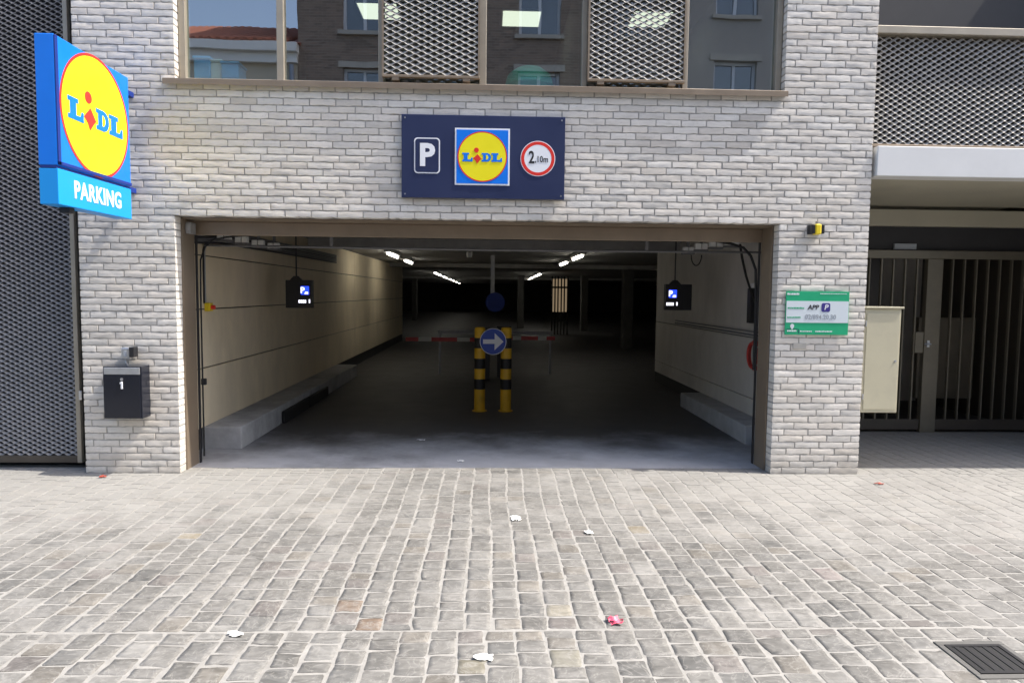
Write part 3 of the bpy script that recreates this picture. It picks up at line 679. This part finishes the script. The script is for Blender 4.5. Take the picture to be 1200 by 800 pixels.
MB().tube([(.0, -.03, .004), (.0, -.035, -.03), (.008, -.03, -.048)], .010, 8).build('cable', 'galvanised', wc); MB().box(-.008, .018, -.063, -.0605, .03, .08, .001).build('face_plate', 'sign_grey', wc)
bc = empty('warning_beacon', (2.862, 0, 2.14)); tag(bc, 'small yellow and black beacon above green sign on right pillar', 'beacon')
MB().box(-.055, .06, -.035, .006, .008, .088, .006).build('beacon_base', 'black_plastic', bc)
MB().box(-.028, .028, -.105, -.036, .0, .092, .012).build('beacon_lens', 'yellow_plastic', bc); MB().box(-.052, -.029, -.10, -.036, .008, .085, .004).box(.029, .055, -.10, -.036, .008, .085, .004).build('beacon_shield', 'black_plastic', bc)
MB().tube([(.0, -.05, .09), (.0, -.05, .12)], .004, 6).build('aerial', 'black_plastic', bc)
vt = empty('vent_plate', (2.78, -.001, 1.135)); tag(vt, 'blank grey-beige cover plate set in bricks below green sign', 'cover plate')
MB().box(-.06, .06, -.006, .004, 0, .052, .002).build('plate', 'stone_trim', vt)

# ------------------------------------------------------------------ things in the garage
blme = None
def bollard(x, y, label):
    r = empty('bollard', (x, y, 0)); tag(r, label, 'bollard', 'striped bollards')
    zs = [(0, .30, 'bollard_yellow'), (.30, .44, 'bollard_black'), (.44, .58, 'bollard_yellow'), (.58, .72, 'bollard_black'), (.72, .86, 'bollard_yellow'), (.86, 1.0, 'bollard_black'), (1.0, 1.145, 'bollard_yellow')]
    for k, (a, b, m) in enumerate(zs):
        R = .074
        p = [(R, a), (R, b)] if k < 6 else [(R, a), (R, b-.03), (R*.86, b-.006), (R*.5, b)]
        MB().lathe(p, 0, 0, 28).build('band', m, r, True)
    MB().lathe([(.10, -.002), (.10, .008), (.078, .012)], 0, 0, 24).build('foot', 'bollard_yellow', r)
    return r
bollard(-.112, 3.27, 'left of two yellow and black bollards behind blue arrow sign')
bollard(.245, 3.27, 'right of two yellow and black bollards behind blue arrow sign')
ar = empty('arrow_sign', (.066, 3.17, .955)); tag(ar, 'round blue sign with white right arrow fixed across two bollards', 'sign')
MB().plate(circle(0, 0, .178), -.006, .0).build('sign_rim', 'sign_white', ar); MB().plate(circle(0, 0, .170), -.0085, -.0062).build('sign_disc', 'sign_arrow_blue', ar)
MB().plate([(-.135, -.030), (.02, -.030), (.02, -.115), (.140, .0), (.02, .115), (.02, .030), (-.135, .030)], -.011, -.0087).build('arrow', 'sign_white', ar)
MB().box(-.17, .17, .002, .022, -.03, .03).build('clamp', 'galvanised', ar)
def barrier(xh, x0, x1, z, y, label):
    r = empty('parking_barrier', (xh, y, 0)); tag(r, label, 'barrier', 'entry barriers')
    MB().box(-.13, .13, .02, .30, 0, .95, .02).build('housing', 'barrier_grey', r); MB().box(-.14, .14, .015, .305, .951, .985, .01).build('housing_cap', 'barrier_grey', r)
    n = 6; s = (x1-x0)/n
    for k in range(n): MB().box(x0-xh+k*s, x0-xh+(k+1)*s, -.05, -.01, z-.035, z+.035).build('boom', 'boom_red' if k % 3 != 1 else 'boom_white', r)
    return r
barrier(-.10, -1.50, -.10, .755, 6.5, 'barrier with red and white boom reaching left behind bollards')
barrier(.30, .30, 1.26, .765, 6.9, 'barrier with thin red boom reaching right behind bollards')
tag(MB().box(-1.0, 1.28, 7.6, 7.64, .79, .86).box(-.98, -.94, 7.6, 7.64, 0, .79).box(1.22, 1.26, 7.6, 7.64, 0, .79).build('guard_rail', 'galvanised'), 'grey horizontal guard rail above the red barrier booms', 'rail')

def screen(x, y, z0, z1, w, label, flip):
    r = empty('display_screen', (x, y, z0)); tag(r, label, 'screen', 'parking guidance screens')
    h = z1-z0
    MB().box(-w/2, w/2, 0, .09, 0, h, .006).build('screen_case', 'black_plastic', r)
    MB().plate([(-w*.35, h), (w*.1, h), (-w*.05, h+.05), (-w*.2, h+.05)], .02, .07).build('hanger_plate', 'black_plastic', r); MB().tube([(-w*.12, .045, h+.05), (-w*.12, .045, 2.449-z0)], .009, 8).build('hanger_rod', 'black_plastic', r)
    u = .22*w if not flip else -.24*w
    MB().box(u-.045, u+.055, -.004, -.0005, h*.48, h*.78).build('blue_field', 'led_blue', r)
    text('P', 'led_white', r, u-.025, -.006, h*.63, .10, bold=.003, align='CENTER', name='letter'); MB().plate([(u+.0, h*.50), (u+.045, h*.50), (u+.045, h*.58), (u+.01, h*.58)], -.0065, -.0045).build('car_mark', 'led_white', r)
    q = MB(); xx = u-.075
    for wd in (.022, .018, .022, .016): q.box(xx, xx+wd, -.004, -.0005, h*.18, h*.29); xx += wd+.005
    q.box(xx+.03, xx+.045, -.004, -.0005, h*.18, h*.31); q.build('led_figures', 'led_white', r)
screen(-2.385, 2.7, 1.392, 1.742, .33, 'black hanging screen with blue P near beige left wall', False)
screen(2.435, 2.7, 1.41, 1.742, .34, 'black hanging screen with blue P near grey right wall', True)

lampY = [8.55, 11.6, 17.5, 21.8, 24.2, 27.6, 30.6, 33.8, 38, 43, 49]
def lamp(x, y, label, grp):
    r = empty('tube_light', (x, y, 2.37)); tag(r, label, 'ceiling light', grp)
    MB().box(-.07, .07, -.75, .75, .03, .09, .008).build('lamp_housing', 'white_plastic', r); MB().tube([(0, -.72, .004), (0, .72, .004)], .028, 10).build('tube', 'lamp_tube', r, True)
ORD = ['nearest', 'second', '', 'third', 'fourth', 'fifth', 'sixth', 'seventh', 'eighth', 'ninth', 'farthest']
for k, y in enumerate(lampY):
    if k == 2: continue
    lamp(-1.95-.008*y, y, '%s lit tube light in left row on garage ceiling' % (ORD[k]), 'left row of tube lights')
    if k < 7: lamp(1.78+.012*y, y, '%s lit tube light in right row on garage ceiling' % (ORD[k] if k < 6 else 'farthest'), 'right row of tube lights')
dt = empty('smoke_detector', (-.40, 8.1, 2.33)); tag(dt, 'small white cylinder detector hanging from middle of garage ceiling', 'detector'); MB().lathe([(.045, .0), (.055, .03), (.055, .10), (.02, .13)], 0, 0, 16).build('detector', 'white_plastic', dt, True)
hp = empty('hanging_sign', (.09, 9.6, 0)); tag(hp, 'dark round sign hanging on pale pole from garage ceiling', 'sign')
MB().box(-.045, .045, -.03, .03, 1.58, 2.459).build('pole', 'galvanised', hp); MB().plate(circle(.06, 1.40, .22), -.06, -.035).build('sign_disc', 'sign_blue_dark', hp)
ld = empty('glazed_door', (2.72, 21.0, 0)); tag(ld, 'warmly lit glazed door far back on right of garage', 'door')
MB().box(-.20, .40, .05, .08, .9, 2.2).build('lit_glazing', 'lit_door', ld)
for x in (-.24, -.12, .0, .13, .25, .38): MB().box(x, x+.05, -.02, .045, .0, 2.3).build('door_bar', 'hall_wall', ld)
MB().box(-.24, .43, -.03, -.021, 1.83, 1.90).build('crossbar', 'black_plastic', ld)

def boxes(x, y, z, s, label):
    r = empty('junction_box', (x, y, z)); tag(r, label, 'junction box', 'twin junction boxes')
    for d in (-.040, .032): MB().box(d-.028, d+.033, -.035, .03, -.035, .036, .006).build('box', 'white_plastic', r)
    MB().box(-.07, .07, -.04, .06, -.05, -.031).build('mount_plate', 'cable_grey', r); MB().box(-.015, .015, .0, .02, .033, 2.449-z).build('hanger', 'cable_grey', r)
for k, (x, y, n) in enumerate(((-2.70, 1.14, 'first'), (-2.68, 1.58, 'second'), (-2.67, 2.08, 'third'), (-2.63, 2.52, 'fourth'))): boxes(x, y, 2.15, 1, '%s twin white junction box from entrance above beige left wall' % n)
for k, (x, y, n) in enumerate(((2.51, 1.04, 'first'), (2.43, 1.30, 'second'), (2.40, 1.71, 'third'), (2.43, 2.32, 'fourth'))): boxes(x, y, 2.15, 1, '%s twin white junction box from entrance above grey right wall' % n)
ct = empty('cable_bundle', (-2.8, .9, 2.0)); tag(ct, 'bundle of grey cables along top of beige left wall', 'cables'); ct.location = (0, 0, 0)
for k in range(6):
    o = .026*k
    MB().tube([(-2.855, .44+.004*k, 1.5), (-2.855, .45+.01*k, 1.85), (-2.85, .55+.03*k, 2.0+o*.5), (-2.845, .75, 2.06+o*.6), (-2.84, 1.4, 2.10+o), (-2.84, 3.5, 2.12+o), (-2.84, 6.9, 2.14+o)], .012, 7).build('cable', 'cable_grey' if k % 3 else 'black_plastic', ct, True)
cd = empty('conduit', (0, 0, 0)); tag(cd, 'pair of thin grey conduits dropping to yellow stop button', 'conduit')
for dx in (0, .03): MB().tube([(-2.862, 1.0+dx, 1.47), (-2.862, 1.0+dx, 2.0), (-2.855, 1.03+dx, 2.06)], .009, 8).build('conduit_pipe', 'galvanised' if dx else 'black_plastic', cd, True)
es = empty('emergency_button', (-2.87, 1.06, 1.43)); tag(es, 'yellow emergency stop box with red button on beige left wall', 'switch')
MB().box(0, .055, -.045, .045, -.04, .045, .006).build('switch_box', 'yellow_plastic', es); MB().tube([(.055, 0, 0), (.075, 0, 0), (.076, 0, 0), (.09, 0, 0)], .022, 14).build('button', 'sign_red', es)
kb = empty('black_cable', (0, 0, 0)); tag(kb, 'thick black cable looping around top right corner of entrance', 'cable')
pts = [(2.535, .41, .9), (2.535, .41, 1.5), (2.525, .42, 1.85), (2.49, .46, 1.98), (2.43, .50, 2.06), (2.33, .55, 2.10), (2.2, .62, 2.13)]
MB().tube(pts, .013, 8).build('cable', 'black_rubber', kb, True)
kc = empty('black_cable', (0, 0, 0)); tag(kc, 'black cable looping around top left corner of entrance', 'cable')
MB().tube([(-2.658, .43, .05), (-2.66, .43, 1.6), (-2.655, .43, 1.88), (-2.62, .45, 2.0), (-2.56, .50, 2.07), (-2.46, .55, 2.10), (-2.3, .6, 2.12)], .008, 8).build('cable', 'black_rubber', kc, True)
MB().box(-2.675, -2.63, .425, .46, .72, .78, .006).build('cable_clip', 'black_plastic', kc)
kd = empty('hanging_cable', (0, 0, 0)); tag(kd, 'thin black cable running diagonally down to grey box on right wall', 'cable'); MB().tube([(2.60, 1.05, 2.13), (2.66, 1.14, 2.0), (2.76, 1.28, 1.82), (2.88, 1.42, 1.64), (2.98, 1.52, 1.50)], .013, 7).build('cable', 'black_rubber', kd, True)
ke = empty('hanging_cable', (0, 0, 0)); tag(ke, 'U-shaped loop of cable hanging under right junction boxes', 'cable')
MB().tube([(2.36+.06*math.cos(a), 1.75, 2.06+(.12*math.sin(a) if math.sin(a) < 0 else .10*math.sin(a)*0)) for a in [math.pi+k*math.pi/10 for k in range(11)]], .007, 7).build('cable', 'black_rubber', ke, True)
gb = empty('control_box', (3.04, 1.78, 1.29)); tag(gb, 'long dark grey box mounted upright on grey right wall', 'control box')
MB().box(-.05, .044, -.05, .05, 0, .40, .008).build('box_body', 'black_plastic', gb); MB().box(-.02, .044, -.06, .05, .405, .46, .005).build('box_cap', 'white_plastic', gb)
hr = empty('fire_hose', (3.06, 1.64, .93)); tag(hr, 'red coiled fire hose hanging on grey right wall by jamb', 'fire hose')
for k, r in enumerate((.155, .135)): MB().tube([(-.03-.03*k, r*math.cos(a), r*1.05*math.sin(a)) for a in [2*math.pi*j/28 for j in range(29)]], .016, 8, False).build('hose_coil', 'hose_red', hr, True)
MB().box(-.03, .02, -.02, .02, .10, .20, .004).build('hose_hook', 'galvanised', hr)
tag(MB().tube([(3.06, .5, 1.15), (3.06, 5.1, 1.15)], .010, 8).tube([(3.06, .5, 1.19), (3.06, 5.1, 1.19)], .008, 8).build('wall_pipe', 'cable_grey', None, True), 'pair of thin pipes running along grey right wall', 'pipe')
rub = empty('kerb_guard', (0, 0, 0)); tag(rub, 'black rubber guard along the far part of left kerb', 'kerb guard')
for k in range(2): MB().box(-2.496, -2.455, 2.3+k*1.15, 3.42+k*1.15, -.001, .15, .015).build('rubber_block', 'black_rubber', rub)

# ------------------------------------------------------------------ drain and litter
dg = empty('drain_grate', (2.245, -3.14, .005)); tag(dg, 'dark iron drain grate in cobbles at lower right', 'drain')
MB().box(-.16, .16, .122, .155, -.02, .0005, .003).box(-.16, .16, -.155, -.122, -.02, .0005, .003).box(-.16, -.132, -.121, .121, -.02, .0003, .003).box(.132, .16, -.121, .121, -.02, .0003, .003).build('drain_collar', 'drain_stone', dg)
MB().box(-.13, .13, -.12, .12, -.0085, -.0012).build('drain_shade_plate', 'black_rubber', dg)  # thin black plate stands in for the shaded depth under the bars
MB().box(-.13, .13, .10, .12, -.001, .003).box(-.13, .13, -.12, -.10, -.001, .003).box(-.13, -.112, -.099, .099, -.001, .003).box(.112, .13, -.099, .099, -.001, .003).build('grate_frame', 'cast_iron', dg)
for k in range(5): MB().box(-.098+k*.044, -.076+k*.044, -.099, .099, -.001, .002).build('grate_bar', 'cast_iron', dg)
def scrap(name, x, y, w, h, m, seed, label, cat, lift=.012):
    r = random.Random(seed); n = 5; vs = []; fs = []
    for j in range(n+1):
        for i in range(n+1): vs.append((x+(i/n-.5)*w+r.uniform(-.12, .12)*w, y+(j/n-.5)*h+r.uniform(-.12, .12)*h, .005+r.random()*lift))
    for j in range(n):
        for i in range(n):
            if (i, j) in ((0, 0), (n-1, n-1)) or r.random() < .06: continue
            a = j*(n+1)+i; fs.append((a, a+1, a+n+2, a+n+1))
    o = MB().add(vs, fs).build(name, m); md = o.modifiers.new('thickness', 'SOLIDIFY'); md.thickness = .0012
    return tag(o, label, cat)
scrap('candy_wrapper', .63, -2.78, .07, .075, 'wrapper_pink', 3, 'crumpled pink and white wrapper lying on the cobbles', 'wrapper', .018)
scrap('paper_scrap', .204, -1.237, .07, .10, 'paper_white', 4, 'white paper scrap on cobbles in front of entrance middle', 'paper')
scrap('paper_scrap', -.012, -3.10, .075, .05, 'paper_white', 5, 'white paper scrap nearest the camera on the cobbles', 'paper')
scrap('paper_scrap', .685, -1.53, .05, .06, 'paper_white', 6, 'small white scrap on cobbles right of entrance middle', 'paper')
scrap('paper_scrap', -1.16, -2.88, .07, .04, 'paper_white', 16, 'small white scrap on left foreground cobbles', 'paper')
scrap('leaf', -3.28, -.14, .05, .05, 'leaf_red', 8, 'small red leaf at the foot of left brick pillar', 'leaf'); scrap('leaf', 3.36, -.34, .07, .04, 'leaf_red', 9, 'dark scrap lying on bright paving below right pillar', 'leaf')
scrap('paper_scrap', -.25, .42, .06, .05, 'paper_white', 12, 'white scrap on garage floor just inside the entrance', 'paper'); scrap('paper_scrap', -.72, 1.35, .09, .05, 'paper_white', 13, 'white scrap further inside on the dark garage floor', 'paper')

# ------------------------------------------------------------------ houses across the street (seen mirrored in the window)
HY = -11.6
def house(name, x0, x1, z1, wallm, wins, label, roof, arched=()):
    h = empty(name, ((x0+x1)/2, HY, 0)); h.location = (0, 0, 0); tag(h, label, 'house', 'houses across the street')
    m = MB(); holes_wall(m, x0, x1, -.05, z1, wins, HY-.35, HY); m.box(x0, x1, HY-8.2, HY-8.0, -.05, z1); m.box(x0, x0+.2, HY-8, HY-.36, -.05, z1-.002); m.box(x1-.2, x1, HY-8, HY-.36, -.05, z1-.002)
    m.build('wall', wallm, h)
    MB().box(x0+.2, x1-.2, HY-3.0, HY-2.9, 0, z1).build('inner_wall', 'dark_recess', h)
    for a, b, c, d in wins:
        f = MB(); f.box(a, a+.07, HY-.22, HY-.12, c, d).box(b-.07, b, HY-.22, HY-.12, c, d).box(a+.07, b-.07, HY-.22, HY-.12, c, c+.07).box(a+.07, b-.07, HY-.22, HY-.12, d-.07, d)
        if b-a < 2: f.box((a+b)/2-.04, (a+b)/2+.04, HY-.215, HY-.125, c+.07, d-.07)
        w = f.build('window', 'window_paint', h); MB().box(a+.06, b-.06, HY-.175, HY-.165, c+.06, d-.06).build('pane', 'glass_house', w)
        MB().box(a-.1, b+.1, HY-.10, HY+.08, c-.10, c-.002).build('window_sill', 'stone_trim', w); MB().box(a-.12, b+.12, HY-.05, HY+.035, d+.002, d+.16).build('lintel', 'stone_trim', w)
    MB().box(x0-.05, x1+.05, HY-.3, HY+.28, z1+.002, z1+.22).box(x0-.02, x1+.02, HY+.001, HY+.14, z1-.25, z1).build('cornice', 'white_plastic' if roof == 'roof_tile' else 'stone_trim', h)
    ym, zr = HY-4.1, z1+(2.05 if roof == 'roof_tile' else 2.6)
    rf = MB(); rf.add([(x0-.1, HY+.2, z1+.222), (x1+.1, HY+.2, z1+.222), (x1+.1, ym, zr), (x0-.1, ym, zr), (x0-.1, HY-8.4, z1+.222), (x1+.1, HY-8.4, z1+.222)], [(0, 1, 2, 3), (3, 2, 5, 4), (0, 3, 4), (1, 5, 2), (0, 4, 5, 1)])
    if roof == 'roof_tile':
        n = int((x1-x0)/.22)
        for k in range(n): x = x0+k*.22+.1; rf.tube([(x, HY+.24, z1+.235), (x, ym, zr+.03)], .07, 6)
    rf.build('roof', roof, h)
    MB().tube([(x1-.12, HY+.1, 0), (x1-.12, HY+.1, z1-.3)], .06, 10).build('downpipe', 'zinc', h)
    return h
def winrow(xs, w, z0, z1): return [(x-w/2, x+w/2, z0, z1) for x in xs]
house('cream_house', -14.5, -4.86, 7.55, 'cream_render', winrow((-13, -10.6, -8.2, -6.1), 1.1, 3.9, 5.8)+winrow((-13, -10.6, -8.2, -6.1), 1.1, .8, 2.9)+winrow((-13, -10.6, -8.2), 1.1, 6.5, 7.6), 'low cream house with red tiled roof mirrored in upstairs window', 'roof_tile')
house('brick_house', -4.84, 4.9, 11.6, 'old_brick', winrow((-3.2, -1.1, 1.25, 3.6), 1.05, 8.15, 10.2)+winrow((-3.2, -1.1, 1.25, 3.6), 1.05, 4.9, 7.25)+winrow((-3.2, -1.1, 1.25, 3.6), 1.05, 1.0, 3.4), 'tall dark brick house mirrored in middle of upstairs window', 'zinc')
house('grey_house', 4.92, 14.5, 11.2, 'grey_render', winrow((6.3, 8.6, 11, 13.2), 1.1, 8.75, 10.4)+winrow((6.3, 8.6, 11, 13.2), 1.1, 5.4, 7.6)+winrow((6.3, 8.6, 11, 13.2), 1.1, 1.0, 3.6), 'grey rendered house mirrored at right end of upstairs window', 'zinc')
